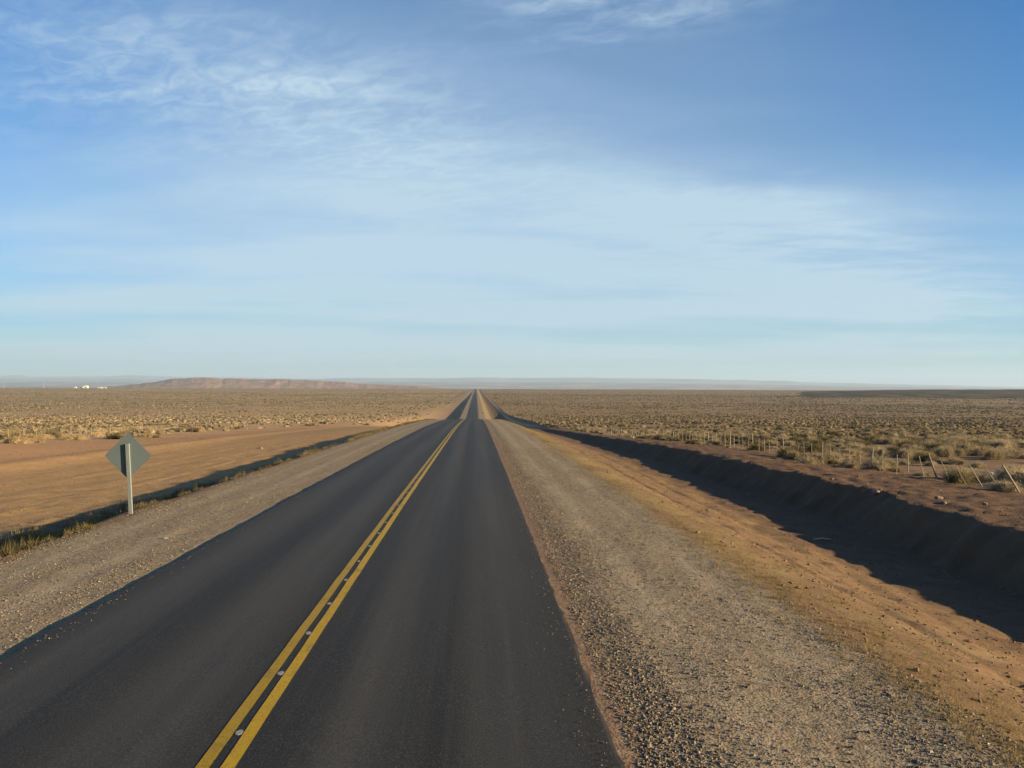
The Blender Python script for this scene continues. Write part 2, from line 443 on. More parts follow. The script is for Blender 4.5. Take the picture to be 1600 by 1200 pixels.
# ------------------------------------------------------------------ road
am, T, b = new_mat('asphalt', 0.72)
b.inputs['Specular IOR Level'].default_value = 0.22
geo = T.new('ShaderNodeNewGeometry'); pos = geo.outputs['Position']
sp = T.new('ShaderNodeSeparateXYZ'); T.put(sp.inputs[0], pos); X, Y = sp.outputs[0], sp.outputs[1]
nl = T.noise(T.comb(T.math('MULTIPLY', X, 1.6), T.math('MULTIPLY', Y, .035)), 1.0, 4, .55)
nl2 = T.noise(T.comb(T.math('MULTIPLY', X, 9.0), T.math('MULTIPLY', Y, .12), 7.0), 1.0, 4, .6)
np_ = T.noise(pos, .35, 5, .6); ng = T.noise(pos, 55.0, 3, .7); ns = T.noise(pos, 2.2, 5, .65)
c = T.mix(T.ramp(nl, .3, .7), (0.0165, 0.0168, 0.0160), (0.040, 0.0395, 0.0355))
c = T.mix(T.ramp(nl2, .45, .7, 0, .35), c, (0.050, 0.047, 0.040))
c = T.mix(T.ramp(np_, .45, .7, 0, .35), c, (0.024, 0.024, 0.023))
tracks = T.math('ADD', T.math('ADD', T.band(X, -3.1, -2.3, .3), T.band(X, -1.35, -.55, .3)), T.math('ADD', T.band(X, .75, 1.45, .3), T.band(X, 2.2, 3.0, .3)))
c = T.mix(T.math('MULTIPLY', tracks, T.ramp(nl, .3, .7, .25, .6)), c, (0.078, 0.076, 0.069))
wx = T.math('ADD', X, T.math('MULTIPLY', T.math('SUBTRACT', T.noise(pos, .8, 3, .5), .5), .12))
seam = T.math('ADD', T.band(wx, 1.865, 1.885, .014), T.band(wx, -1.96, -1.93, .02))
c = T.mix(T.math('MULTIPLY', seam, T.ramp(ns, .46, .6, .1, .7)), c, (0.014, 0.014, 0.015))
c = T.mix(T.ramp(ng, .52, .72, 0, .6), c, (0.14, 0.13, 0.11))
c = T.mix(T.ramp(ng, .28, .48, .75, 0), c, (0.008, 0.008, 0.009))
c = T.mix(T.math('MULTIPLY', T.band(X, 3.45, 3.6, .03), T.ramp(ns, .35, .65, .1, .75)), c, (0.17, 0.125, 0.085))
spots = T.ramp(T.voronoi(pos, .9), .025, .05, .7, 0)
c = T.mix(T.math('MULTIPLY', spots, T.ramp(ns, .5, .6)), c, (0.018, 0.018, 0.018))
T.put(b.inputs['Base Color'], c)
T.put(b.inputs['Roughness'], T.ramp(nl, .2, .8, .70, .88))
bump(T, b, T.math('ADD', ng, T.math('MULTIPLY', ns, .6)), .35, .006)

yy = YL[(YL > -40) & (YL < 4600)]
def strip(name, xs, zs, mat, y, parent=None, wob=None):
    """a ribbon that follows the road; xs, zs give its cross-section"""
    n, m = len(xs), len(y)
    xx = np.repeat(np.array(xs, float)[None, :], m, 0)
    if wob is not None: xx = xx + wob
    z = P_road(y)[:, None] + np.array(zs)[None, :]
    i = (np.arange(m - 1)[:, None] * n + np.arange(n - 1)[None, :]).ravel()
    v = np.stack([xx.ravel(), np.repeat(y, n), z.ravel()], 1)
    return link(name, np_mesh(name, v, np.stack([i, i + 1, i + n + 1, i + n], 1), mat, smooth=False), parent)
edge_l = np.minimum(.06 * fbm(yy / .5, yy * 0, 80, 2) + .05 * fbm(yy / 1.6, yy * 0, 81, 3) + .08 * vnoise(yy / 7, yy * 0, 83) - .02, 0)
edge_r = np.maximum(.045 * fbm(yy / .45, yy * 0, 91, 3) + .02 * vnoise(yy / 8, yy * 0, 93) + .03, .015)
wobm = np.zeros((len(yy), 8)); wobm[:, 0] = edge_l - .01; wobm[:, 1] = edge_l; wobm[:, 6] = edge_r; wobm[:, 7] = edge_r
road = strip('road', [-3.46, -3.44, -2.6, -.3, .3, 2.6, 3.44, 3.46], [-.13, 0, .014, .03, .03, .014, 0, -.10], am, yy, None, wobm)
tag(road, 'long straight dark asphalt road running to the horizon', 'road', kind='structure')

ym, T, b = new_mat('yellow_paint', 0.6)
geo = T.new('ShaderNodeNewGeometry'); pos = geo.outputs['Position']
c = T.mix(T.noise(pos, 5, 5, .7), (0.40, 0.245, 0.002), (0.56, 0.36, 0.004))
sp = T.new('ShaderNodeSeparateXYZ'); T.put(sp.inputs[0], pos)
lf = T.ramp(sp.outputs[0], -.02, .02, .45, 0)
c = T.mix(lf, c, (0.26, 0.165, 0.003))
c = T.mix(T.ramp(T.noise(pos, 40, 3, .7), .52, .68, 0, .8), c, (0.10, 0.07, 0.008))
c = T.mix(T.ramp(T.noise(pos, 1.7, 5, .7), .52, .70, 0, .55), c, (0.16, 0.105, 0.006))
T.put(b.inputs['Base Color'], c)
yl = YL[(YL > -40) & (YL < 235)]
wl = .010 * fbm(yl / .9, yl * 0, 101, 3)[:, None]
for xs in ((-.167, -.046), (.045, .170)):
    o = strip('yellow_line', list(xs), [.0345, .0345], ym, yl, road, wl * np.array([[1, .6]]))
gmk, T, b = new_mat('grey_white_paint', 0.7)
geo = T.new('ShaderNodeNewGeometry')
T.put(b.inputs['Base Color'], T.mix(T.noise(geo.outputs['Position'], 30, 3, .7), (0.14, 0.145, 0.14), (0.36, 0.37, 0.36)))
for k in range(34):
    y0 = 6.1 + 1.525 * k + random.uniform(-.04, .04)
    q = MB(); rw, rl = random.uniform(.030, .040), random.uniform(.05, .085)
    z0 = float(P_road(np.array([y0]))[0])
    pts = [(.0 + rw * math.cos(t) * random.uniform(.8, 1.15), y0 + rl * math.sin(t) * random.uniform(.8, 1.15)) for t in [i * math.pi / 4.5 for i in range(9)]]
    sl = float(P_road(np.array([y0 + .5]))[0] - P_road(np.array([y0 - .5]))[0])
    q.prism(pts, 0, .004)
    q.v = [(x, y, z + z0 + .031 + sl * (y - y0)) for x, y, z in q.v]
    q.build('guide_mark', gmk, road)

# ------------------------------------------------------------------ far hills
def hill_mat(name, ca, cb, sc):
    m, T, b = new_mat(name, .95); geo = T.new('ShaderNodeNewGeometry'); pos = geo.outputs['Position']
    n = T.noise(pos, sc, 8, .62)
    b.inputs['Specular IOR Level'].default_value = 0.05
    T.put(b.inputs['Base Color'], T.mix(T.ramp(n, .38, .62), ca, cb))
    bump(T, b, n, 1.0, .12 / sc); return m
def ridge(name, pts, dist, depth, mat, label, base=-70.0, rough=.10, seed=0, n=240, rows=14, jag=.35):
    """a range of hills with a skyline through the given photo pixels, dist metres away and depth metres deep"""
    px = np.linspace(pts[0][0], pts[-1][0], n); py = np.interp(px, [p[0] for p in pts], [p[1] for p in pts]) + jag * fbm(px / 22.0, px * 0 + seed, seed, 4, .6)
    top = np.zeros(n); dxs = np.zeros(n)
    for i in range(n):
        d = direction(px[i], py[i]); dxs[i] = d.x; top[i] = EYE.z + d.z * dist
    t = np.linspace(0, 1, rows * 2 - 1); prof = np.where(t < .5, 1 - (1 - 2 * t) ** 1.6, 1 - (2 * t - 1) ** 1.3)
    D = dist + (t - .5) * depth
    x = EYE.x + D[:, None] * dxs[None, :]; y = np.repeat(D[:, None], n, 1)
    hh = np.maximum(top - base, 0)[None, :] * prof[:, None]
    z = base + hh * (1 + rough * fbm(x / depth * 9, y / depth * 5, seed, 4) * (1 - prof[:, None] * .75)) + hh.max() * rough * .12 * fbm(x / depth * 22, y / depth * 5, seed + 5, 3)
    z[0] = base - 3; z[-1] = base - 3; z[:, 0] = base - 3; z[:, -1] = base - 3
    m = t.size; i = (np.arange(m - 1)[:, None] * n + np.arange(n - 1)[None, :]).ravel()
    o = link(name, np_mesh(name, np.stack([x.ravel(), y.ravel(), z.ravel()], 1), np.stack([i, i + 1, i + n + 1, i + n], 1), mat, smooth=False))
    return tag(o, label, 'hills', kind='structure')
hm1 = hill_mat('brown_hill', (0.25, 0.155, 0.10), (0.38, 0.24, 0.155), .011)
hm2 = hill_mat('grey_hill', (0.15, 0.12, 0.10), (0.32, 0.25, 0.20), .0011)
hm3 = hill_mat('blue_hill', (0.12, 0.12, 0.12), (0.22, 0.21, 0.20), .0006)
hm4 = hill_mat('cloud_shaded_rise', (0.03, 0.028, 0.018), (0.15, 0.12, 0.07), .02)  # cloud shadow over the rise is painted in as dark colour
ridge('hills', [(120, 607), (180, 604), (215, 600), (245, 595.5), (270, 592), (300, 589.8), (320, 590.3), (345, 591.5), (375, 591), (400, 592), (430, 591.8), (470, 594), (500, 595), (540, 597), (560, 600), (600, 601.5), (660, 603), (700, 607)],
      7600, 1500, hm1, 'low reddish brown mesa beyond the plain', base=-64, rough=.25, seed=3, n=500, jag=1.0)
ridge('hills', [(-160, 597), (0, 597), (90, 596.5), (200, 597), (420, 598.5), (560, 597.5), (700, 597), (900, 597.5), (1050, 599), (1200, 601), (1300, 603), (1450, 605), (1600, 607), (1760, 608)],
      21000, 9000, hm2, 'broad hazy grey brown slopes behind the plain', base=-66, rough=.08, seed=11)
ridge('mountains', [(-160, 593), (0, 592), (80, 591.5), (140, 592.5), (200, 592), (260, 593), (330, 592), (480, 592), (560, 590.5), (680, 591), (760, 590), (850, 590.7), (905, 589.8), (960, 591), (1040, 591.2), (1090, 592.2), (1140, 594), (1160, 593), (1190, 594.6), (1230, 594.6), (1250, 597), (1330, 598.5), (1400, 600.3), (1470, 601.8), (1540, 603.5), (1600, 605), (1760, 607)],
      30000, 7000, hm3, 'long blue mountain range on the skyline', base=-68, rough=.06, seed=23, n=420)
ridge('mountains', [(-160, 592), (-60, 590), (0, 588.5), (18, 586), (30, 586), (50, 588.5), (80, 588.5), (130, 588), (165, 588), (200, 586.5), (225, 586.5), (255, 588), (300, 589), (400, 590), (480, 592)],
      37500, 5000, hm3, 'faint pale mountains far away at the left skyline', base=-68, rough=.06, seed=29, n=200)
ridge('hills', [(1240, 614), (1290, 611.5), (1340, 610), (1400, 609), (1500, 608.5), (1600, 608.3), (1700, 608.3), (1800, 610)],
      2500, 2200, hm4, 'low rise at the right horizon, coloured dark as under cloud shadow', base=-18.0, rough=.12, seed=37, n=200)

# ------------------------------------------------------------------ shrubs
def shrub_mat(name, kinds, use_attr, obj_rand=True):
    """kinds: dark, mid and pale colour, chosen by the tint attribute or a random value per object"""
    m, T, b = new_mat(name, .9); b.inputs['Specular IOR Level'].default_value = .1
    if use_attr:
        a = T.new('ShaderNodeAttribute', attribute_name='tint'); v = a.outputs['Fac']
    else:
        v = T.new('ShaderNodeObjectInfo').outputs['Random']
    la = T.new('ShaderNodeAttribute', attribute_name='leaf').outputs['Fac']
    c = T.mix(T.ramp(v, .15, .45), kinds[0], kinds[1]); c = T.mix(T.ramp(v, .55, 1.0), c, kinds[2])
    c = T.mix(T.math('MULTIPLY', la, .45), c, kinds[3])
    T.put(b.inputs['Base Color'], c)
    tr = T.new('ShaderNodeBsdfTranslucent'); T.put(tr.inputs[0], c)
    mx = T.new('ShaderNodeMixShader'); mx.inputs[0].default_value = .38
    T.nt.links.new(b.outputs[0], mx.inputs[1]); T.nt.links.new(tr.outputs[0], mx.inputs[2])
    T.nt.links.new(mx.outputs[0], T.nt.nodes['Material Output'].inputs['Surface'])
    return m
STRAW = ((0.36, 0.27, 0.135), (0.46, 0.355, 0.19), (0.56, 0.44, 0.25), (0.62, 0.50, 0.30))
OLIVE = ((0.09, 0.078, 0.038), (0.14, 0.12, 0.055), (0.21, 0.17, 0.085), (0.28, 0.225, 0.12))
ALLK = ((0.105, 0.088, 0.045), (0.27, 0.212, 0.118), (0.45, 0.36, 0.215), (0.52, 0.42, 0.26))
m_straw = shrub_mat('straw_shrub', STRAW, False); m_olive = shrub_mat('olive_shrub', OLIVE, False); m_dull = shrub_mat('dull_straw_shrub', ((0.24, 0.195, 0.115), (0.33, 0.268, 0.162), (0.42, 0.345, 0.22), (0.50, 0.41, 0.26)), False); m_all = shrub_mat('mixed_shrubs', ALLK, True)

def dome_pts(n, rng, lob):
    """points in a lumpy cushion: unit radius, unit height"""
    th = rng.uniform(0, 2 * np.pi, n); ph = np.arccos(rng.uniform(0.0, 1, n))
    rr = 1 + .22 * np.sin(th * lob[0] + lob[1]) * np.sin(ph) + .16 * np.sin(th * lob[2] + ph * 4 + lob[3])
    d = np.stack([np.cos(th) * np.sin(ph), np.sin(th) * np.sin(ph), np.cos(ph)], 1)
    return d, rr
def blades(n, rng, wid, ln, lift=.35, lob=None):
    """thin triangles fanning out of a cushion"""
    lob = lob if lob is not None else (rng.integers(2, 5), rng.uniform(0, 6), rng.integers(3, 7), rng.uniform(0, 6))
    d, rr = dome_pts(n, rng, lob)
    tip = d * rr[:, None] * rng.uniform(.62, 1.05, n)[:, None]
    dirv = d * [1, 1, .8] + [0, 0, lift] + rng.normal(0, .28, (n, 3)); dirv /= np.linalg.norm(dirv, axis=1)[:, None]
    base = tip - dirv * (ln * rng.uniform(.6, 1.2, n))[:, None]; base[:, 2] = np.maximum(base[:, 2], -.02)
    side = np.cross(dirv, rng.normal(0, 1, (n, 3))); side /= np.linalg.norm(side, axis=1)[:, None]
    w = wid * rng.uniform(.6, 1.4, n)[:, None]
    v = np.stack([base - side * w * .6, base + side * w * .6, tip + side * w * .4 ], 1).reshape(-1, 3)
    f = np.arange(n * 3).reshape(-1, 3); lf = np.repeat(rng.uniform(0, 1, n) ** 1.5, 3)
    return v, f, lf
def core(rng, seg, rings, lob, s=.8, jit=.12):
    v = [(0, 0, 1.0)]
    for r in range(1, rings + 1):
        ph = r / rings * math.pi * .5
        for k in range(seg):
            th = (k + .5 * (r % 2)) / seg * 2 * math.pi
            rr = (1 + .22 * math.sin(th * lob[0] + lob[1]) * math.sin(ph) + .16 * math.sin(th * lob[2] + ph * 4 + lob[3])) * rng.uniform(1 - jit, 1 + jit)
            v.append((math.cos(th) * math.sin(ph) * rr, math.sin(th) * math.sin(ph) * rr, math.cos(ph) * rr - (.08 if r == rings else 0)))
    f = [(0, 1 + k, 1 + (k + 1) % seg) for k in range(seg)]
    for r in range(1, rings):
        a, b2 = 1 + (r - 1) * seg, 1 + r * seg
        for k in range(seg):
            k2 = (k + 1) % seg; f += [(a + k, b2 + k, b2 + k2), (a + k, b2 + k2, a + k2)]
    v = np.array(v) * s
    return v, np.array(f), np.full(len(v), .2)
def joined(parts):
    vs, fs, ls, o = [], [], [], 0
    for v, f, l in parts: vs.append(v); fs.append(f + o); ls.append(l); o += len(v)
    return np.concatenate(vs), np.concatenate(fs), np.concatenate(ls)
def make_variants(n, nb, seg, rings, wid, ln, seed, cs=.72):
    out = []
    for i in range(n):
        rng = np.random.default_rng(seed + i); lob = (rng.integers(2, 5), rng.uniform(0, 6), rng.integers(3, 7), rng.uniform(0, 6))
        p = [core(rng, seg, rings, lob, cs)]
        if nb: p.append(blades(nb, rng, wid, ln, .35, lob))
        out.append(joined(p))
    return out
V_HI = make_variants(12, 2600, 14, 5, .016, .34, 100, .60)
V_H2 = make_variants(8, 650, 10, 4, .034, .36, 500, .66)
V_MD = make_variants(8, 170, 8, 3, .060, .42, 200, .68)
V_LO = make_variants(8, 26, 6, 2, .13, .5, 300, .78)
V_XL = make_variants(6, 0, 5, 2, .2, .5, 400, 1.0)

def left_edge(y):   # how near to the road the shrubs come
    return -(30 + 7 * sstep(y, 20, 60) + 3 * sstep(y, 100, 140) - 12 * sstep(y, 210, 300) + 9 * fbm(y / 23, y * 0, 121, 2))
def right_edge(y):
    return 21.5 + 2.0 * fbm(y / 11, y * 0, 131, 2) + 2 * sstep(y, 200, 300)

def scatter(r0, r1, dens, rng, az0=-.72, az1=.68):
    area = .5 * (az1 - az0) * (r1 * r1 - r0 * r0); n = int(area * dens)
    r = np.sqrt(rng.uniform(r0 * r0, r1 * r1, n)); a = rng.uniform(az0, az1, n)
    return EYE.x + r * np.sin(a), r * np.cos(a), r
P = []
for r0, r1, dn in ((14, 60, .46), (60, 130, .42), (130, 260, .30), (260, 520, .16), (520, 1000, .075), (1000, 2000, .030), (2000, 4300, .006)):
    x, y, r = scatter(r0, r1, dn, RNG)
    clump = fbm(x / 7, y / 7, 141, 3); clump2 = fbm(x / 60, y / 45, 151, 3)
    keep = (x < left_edge(y)) | (x > right_edge(y))
    keep &= (clump + .5 * clump2 + RNG.uniform(-.30, .30, len(x))) > -.06
    edge_gap = np.where(x > 0, sstep(x, right_edge(y), right_edge(y) + 3.5), (.10 + .25 * (x < -50)) + .65 * sstep(-x + 14 * vnoise(x / 9, y / 13, 123), 50, 66))
    keep &= RNG.uniform(0, 1, len(x)) < .12 + .88 * edge_gap
    x, y, r = x[keep], y[keep], r[keep]
    n = len(x)
    grow = 1 + .55 * sstep(r, 300, 2500)
    rad = (RNG.uniform(.32, 1.0, n) ** 1.1 + .35 * ((x < 0) & (x > -62))) * (0.95 + .55 * (vnoise(x / 25, y / 25, 161) + .3)) * grow * .84
    rad = np.where(r < 75, np.minimum(rad, 1.0), rad)
    hgt = rad * RNG.uniform(.55, .95, n) / (grow ** .6)
    olive = (vnoise(x / 18, y / 14, 171) + RNG.uniform(-.45, .45, n)) > np.where(x > 0, .20, .27)
    tint = np.where(olive, RNG.uniform(0, .30, n), RNG.uniform(.42, 1.0, n))
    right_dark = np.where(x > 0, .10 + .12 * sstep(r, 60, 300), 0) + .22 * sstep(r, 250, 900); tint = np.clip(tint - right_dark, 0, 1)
    P.append(np.stack([x, y, rad, hgt, tint, r], 1))
P = np.concatenate(P)
PZ = height(P[:, 0], P[:, 1])
# which ones show largest in the picture
iR = np.array(CAM_R.inverted())
rel = np.stack([P[:, 0] - EYE.x, P[:, 1] - EYE.y, PZ - EYE.z], 1) @ iR.T
sx = 800 + F_PX * rel[:, 0] / -rel[:, 2]; sy = 600 - F_PX * rel[:, 1] / -rel[:, 2]
inside = (sx > 5) & (sx < 1595) & (sy < 1190) & (rel[:, 2] < 0)
app = np.where(inside, P[:, 2] * P[:, 3] / P[:, 5] ** 2, 0)
order = np.argsort(-app); solo = order[:296]; rest = np.setdiff1d(np.arange(len(P)), solo)

hi_me = {}
for j, (v, f, l) in enumerate(V_HI):
    for kind, m in (('s', m_straw), ('d', m_dull), ('o', m_olive)):
        hi_me[kind, j] = np_mesh('shrub', v, f, m, {'leaf': l})
for i in solo:
    x, y, rad, hg, tint, r = P[i]; ol = tint < .34
    o = link('olive_shrub' if ol else 'straw_shrub', hi_me['o' if ol else ('d' if x > 0 else 's'), random.randrange(12)], None, (x, y, PZ[i] - .03))
    o.rotation_euler = (0, 0, random.uniform(0, 6.28)); o.scale = (rad * random.uniform(.85, 1.15), rad, hg)
    col_w = 'dark olive' if ol else 'straw coloured'
    if x > 0:
        tag(o, f'{col_w} rounded shrub on the scrub plain along the fence right of the ditch', 'shrub', f'{col_w} shrubs right of the road')
    else:
        tag(o, f'{col_w} rounded shrub on the red soil beyond the left service track', 'shrub', f'{col_w} shrubs left of the road')

def bake(idx, variants, rng):
    """place copies of the variants at the chosen spots as one mesh"""
    vs, fs, ts, ls, o = [], [], [], [], 0
    pick = rng.integers(0, len(variants), len(idx))
    for j, (v, f, l) in enumerate(variants):
        k = idx[pick == j]
        if not len(k): continue
        a = rng.uniform(0, 6.28, len(k)); c, s = np.cos(a), np.sin(a)
        q = v[None] * np.stack([P[k, 2], P[k, 2], P[k, 3]], 1)[:, None, :]
        xx = q[..., 0] * c[:, None] - q[..., 1] * s[:, None] + P[k, 0][:, None]
        y2 = q[..., 0] * s[:, None] + q[..., 1] * c[:, None] + P[k, 1][:, None]
        z2 = q[..., 2] + PZ[k][:, None] - .04
        vs.append(np.stack([xx, y2, z2], -1).reshape(-1, 3))
        fs.append((f[None] + (np.arange(len(k)) * len(v))[:, None, None] + o).reshape(-1, 3))
        ts.append(np.repeat(P[k, 4], len(v))); ls.append(np.tile(l, len(k))); o += len(k) * len(v)
    return vs, fs, ts, ls, o
allv, allf, allt, alll, off = [], [], [], [], 0
rr_ = P[rest, 5]
for lo, hi_, va in ((0, 95, V_H2), (95, 240, V_MD), (240, 700, V_LO), (700, 9e9, V_XL)):
    idx = rest[(rr_ >= lo) & (rr_ < hi_)]
    vs, fs, ts, ls, n = bake(idx, va, RNG)
    for a in fs: allf.append(a + off)
    allv += vs; allt += ts; alll += ls; off += n
    print('shrubs', lo, len(idx), n)
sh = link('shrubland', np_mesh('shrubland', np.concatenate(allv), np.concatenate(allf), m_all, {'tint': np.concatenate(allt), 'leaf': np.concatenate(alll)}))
tag(sh, 'countless low dry shrubs covering the plain to the horizon', 'scrub', kind='stuff')

# ------------------------------------------------------------------ roadside grass and weeds
def tufts(name, xs, ys, rad, hg, tint, nb, wid, mat, label, cat, seed):
    rng = np.random.default_rng(seed); V, Fc, Tn, Lf, o = [], [], [], [], 0
    z = height(xs, ys)
    var = [blades(nb, rng, wid, .75, .9) for _ in range(8)]
    pk = rng.integers(0, 8, len(xs)); a = rng.uniform(0, 6.28, len(xs))
    for j in range(8):
        k = np.where(pk == j)[0]
        if not len(k): continue
        v, f, l = var[j]; c, s = np.cos(a[k]), np.sin(a[k])
        q = v[None] * np.stack([rad[k], rad[k], hg[k]], 1)[:, None, :]
        V.append(np.stack([q[..., 0] * c[:, None] - q[..., 1] * s[:, None] + xs[k][:, None], q[..., 0] * s[:, None] + q[..., 1] * c[:, None] + ys[k][:, None], q[..., 2] + z[k][:, None] - .01], -1).reshape(-1, 3))
        Fc.append((f[None] + (np.arange(len(k)) * len(v))[:, None, None] + o).reshape(-1, 3))
        Tn.append(np.repeat(tint[k], len(v))); Lf.append(np.tile(l, len(k))); o += len(k) * len(v)
    ob = link(name, np_mesh(name, np.concatenate(V), np.concatenate(Fc), mat, {'tint': np.concatenate(Tn), 'leaf': np.concatenate(Lf)}))
    return tag(ob, label, cat, kind='stuff')
GRASS = ((0.07, 0.058, 0.026), (0.20, 0.155, 0.058), (0.36, 0.27, 0.12), (0.42, 0.32, 0.15))
m_grass = shrub_mat('dry_grass', GRASS, True)
n = 32000
y = 6 + 190 * RNG.uniform(0, 1, n) ** 2.0
x = -(7.25 + np.abs(RNG.normal(0, .55, n)) + .35 * vnoise(y / 3, y * 0, 181) + RNG.uniform(0, 1, n) ** 1.0 * 3.2 * (y < 60))
kp = (fbm(y / 2.2, x / 1.5, 183, 2) + RNG.uniform(-.35, .35, n) + .05 * (y < 30)) > -.04
kp &= ~((y > 20.6) & (y < 23.4) & (x > -8.2))
x, y = x[kp], y[kp]; n = len(x)
tufts('roadside_weeds', x, y, RNG.uniform(.07, .26, n), RNG.uniform(.25, 1, n) ** 2 * .42 * (.75 + vnoise(x / .9, y / .9, 187)) * np.where(x < -8.3, 1.45, 1.0), np.clip(.42 + .9 * vnoise(x / 1.2, y / 1.6, 185) + RNG.uniform(-.25, .25, n), 0, 1), 60, .045, m_grass, 'yellow green weeds along the top of the left embankment', 'weeds', 5)
n = 3800
y = 5 + 260 * RNG.uniform(0, 1, n) ** 1.6
x = 7.45 + RNG.normal(0, .42, n) + .5 * vnoise(y / 9, y * 0, 191)
kp = (fbm(y / 6, x / 2, 193, 2) + RNG.uniform(-.25, .25, n)) > -.02
x, y = x[kp], y[kp]; n = len(x)
tufts('roadside_grass', x, y, RNG.uniform(.07, .20, n), RNG.uniform(.04, .13, n), RNG.uniform(.25, .95, n), 44, .03, m_grass, 'thin yellow grass along the outer edge of the right gravel shoulder', 'grass', 6)
n = 1500
y = 8 + 80 * RNG.uniform(0, 1, n) ** 1.4; x = RNG.uniform(8.5, 21, n); kp = fbm(x / 3, y / 3, 197, 2) + RNG.uniform(-.2, .2, n) > .12
x, y = x[kp], y[kp]; n = len(x)
tufts('ditch_grass', x, y, RNG.uniform(.05, .14, n), RNG.uniform(.04, .12, n), RNG.uniform(.2, 1, n), 26, .05, m_grass, 'sparse dry grass in and around the right ditch', 'grass', 7)

n = 2600
y = 14 + 110 * RNG.uniform(0, 1, n) ** 1.3; x = -RNG.uniform(11.5, 44, n); kp = fbm(x / 4, y / 5, 207, 2) + RNG.uniform(-.25, .25, n) + .12 * (x < -26) > .20
x, y = x[kp], y[kp]; n = len(x)
tufts('dry_tufts', x, y, RNG.uniform(.06, .22, n), RNG.uniform(.04, .20, n), RNG.uniform(.1, 1, n), 30, .05, m_grass, 'sparse dry tufts scattered over the bare soil left of the road', 'grass', 9)

# ------------------------------------------------------------------ loose stones
OCT = np.array([(1, 0, 0), (-1, 0, 0), (0, 1, 0), (0, -1, 0), (0, 0, 1), (0, 0, -1)], float)
OF = np.array([(0, 2, 4), (2, 1, 4), (1, 3, 4), (3, 0, 4), (2, 0, 5), (1, 2, 5), (3, 1, 5), (0, 3, 5)])
def stones(name, x, y, size, mat, label, seed, sink=.35, on_road=False):
    rng = np.random.default_rng(seed); n = len(x)
    v = OCT[None] * rng.uniform(.6, 1.25, (n, 6, 1)) + rng.normal(0, .14, (n, 6, 3))
    v = v * size[:, None, None] * np.array([1, 1, .62])
    a = rng.uniform(0, 6.28, n); c, s = np.cos(a)[:, None], np.sin(a)[:, None]
    z = P_road(y) + .014 if on_road else height(x, y)
    vv = np.stack([v[..., 0] * c - v[..., 1] * s + x[:, None], v[..., 0] * s + v[..., 1] * c + y[:, None], v[..., 2] + (z + size * sink * .5)[:, None]], -1)
    f = (OF[None] + (np.arange(n) * 6)[:, None, None]).reshape(-1, 3)
    o = link(name, np_mesh(name, vv.reshape(-1, 3), f, mat, {'tint': np.repeat(rng.uniform(0, 1, n), 6)}))
    return tag(o, label, 'gravel', kind='stuff')
sm, T, b = new_mat('gravel_stone', .9); b.inputs['Specular IOR Level'].default_value = .15
a = T.new('ShaderNodeAttribute', attribute_name='tint').outputs['Fac']
c = T.mix(T.ramp(a, 0, .7), (0.10, 0.082, 0.062), (0.23, 0.18, 0.12)); c = T.mix(T.ramp(a, .8, 1), c, (0.36, 0.30, 0.215))
T.put(b.inputs['Base Color'], c)
n = 90000
y = 5.2 + 45 * RNG.uniform(0, 1, n) ** 2.0; x = RNG.uniform(3.62, 7.3, n)
k = RNG.uniform(0, 1, n) < np.clip(.6 + 1.3 * fbm(x / .9, y / 2.5, 201, 3), .1, 1); x, y = x[k], y[k]
stones('shoulder_gravel', x, y, RNG.uniform(.005, .015, len(x)) * (1 + .9 * (RNG.uniform(0, 1, len(x)) > .93)), sm, 'loose grey brown stones over the right gravel shoulder', 1)
n = 14000
y = 5.2 + 60 * RNG.uniform(0, 1, n) ** 1.8; x = 4.02 + RNG.normal(0, .25, n) + .12 * vnoise(y / 2, y * 0, 203); k = x > 3.6; x, y = x[k], y[k]
stones('coarse_gravel', x, y, RNG.uniform(.008, .022, len(x)), sm, 'coarse dark stones heaped along the right asphalt edge', 2, .7)
n = 45000
y = 7.5 + 55 * RNG.uniform(0, 1, n) ** 1.8; x = -RNG.uniform(3.72, 7.3, n)
k = RNG.uniform(0, 1, n) < np.clip(.45 + 1.5 * fbm(x / .8, y / 3, 205, 3), .1, 1); x, y = x[k], y[k]
stones('shoulder_gravel', x, y, RNG.uniform(.007, .022, len(x)), sm, 'loose pale stones over the left gravel shoulder', 3)
n = 900
y = 5.5 + 40 * RNG.uniform(0, 1, n) ** 1.8; sd = np.where(RNG.uniform(0, 1, n) < .6, 1, -1); x = sd * (3.42 - RNG.exponential(.11, n)); k = np.abs(x) > 2.6; x, y = x[k], y[k]
stones('spilled_gravel', x, y, RNG.uniform(.004, .012, len(x)), sm, 'small stones spilled from the shoulders onto the asphalt edges', 12, .2, True)
sm2, T, b = new_mat('soil_clod', .95); b.inputs['Specular IOR Level'].default_value = .08
a = T.new('ShaderNodeAttribute', attribute_name='tint').outputs['Fac']
T.put(b.inputs['Base Color'], T.mix(a, (0.13, 0.08, 0.045), (0.30, 0.20, 0.12)))
n = 16000
y = 7 + 90 * RNG.uniform(0, 1, n) ** 1.6; x = RNG.uniform(7.2, 24, n)
stones('soil_stones', x, y, RNG.uniform(.01, .035, n) * (1 + 1.2 * (RNG.uniform(0, 1, n) > .97)), sm2, 'scattered small stones on the brown soil right of the road', 4)
n = 4000
y = 14 + 100 * RNG.uniform(0, 1, n) ** 1.5; x = -RNG.uniform(8.5, 40, n)
stones('soil_stones', x, y, RNG.uniform(.012, .04, n) * (1 + 1.5 * (RNG.uniform(0, 1, n) > .97)), sm2, 'scattered small stones on the brown soil left of the road', 8)

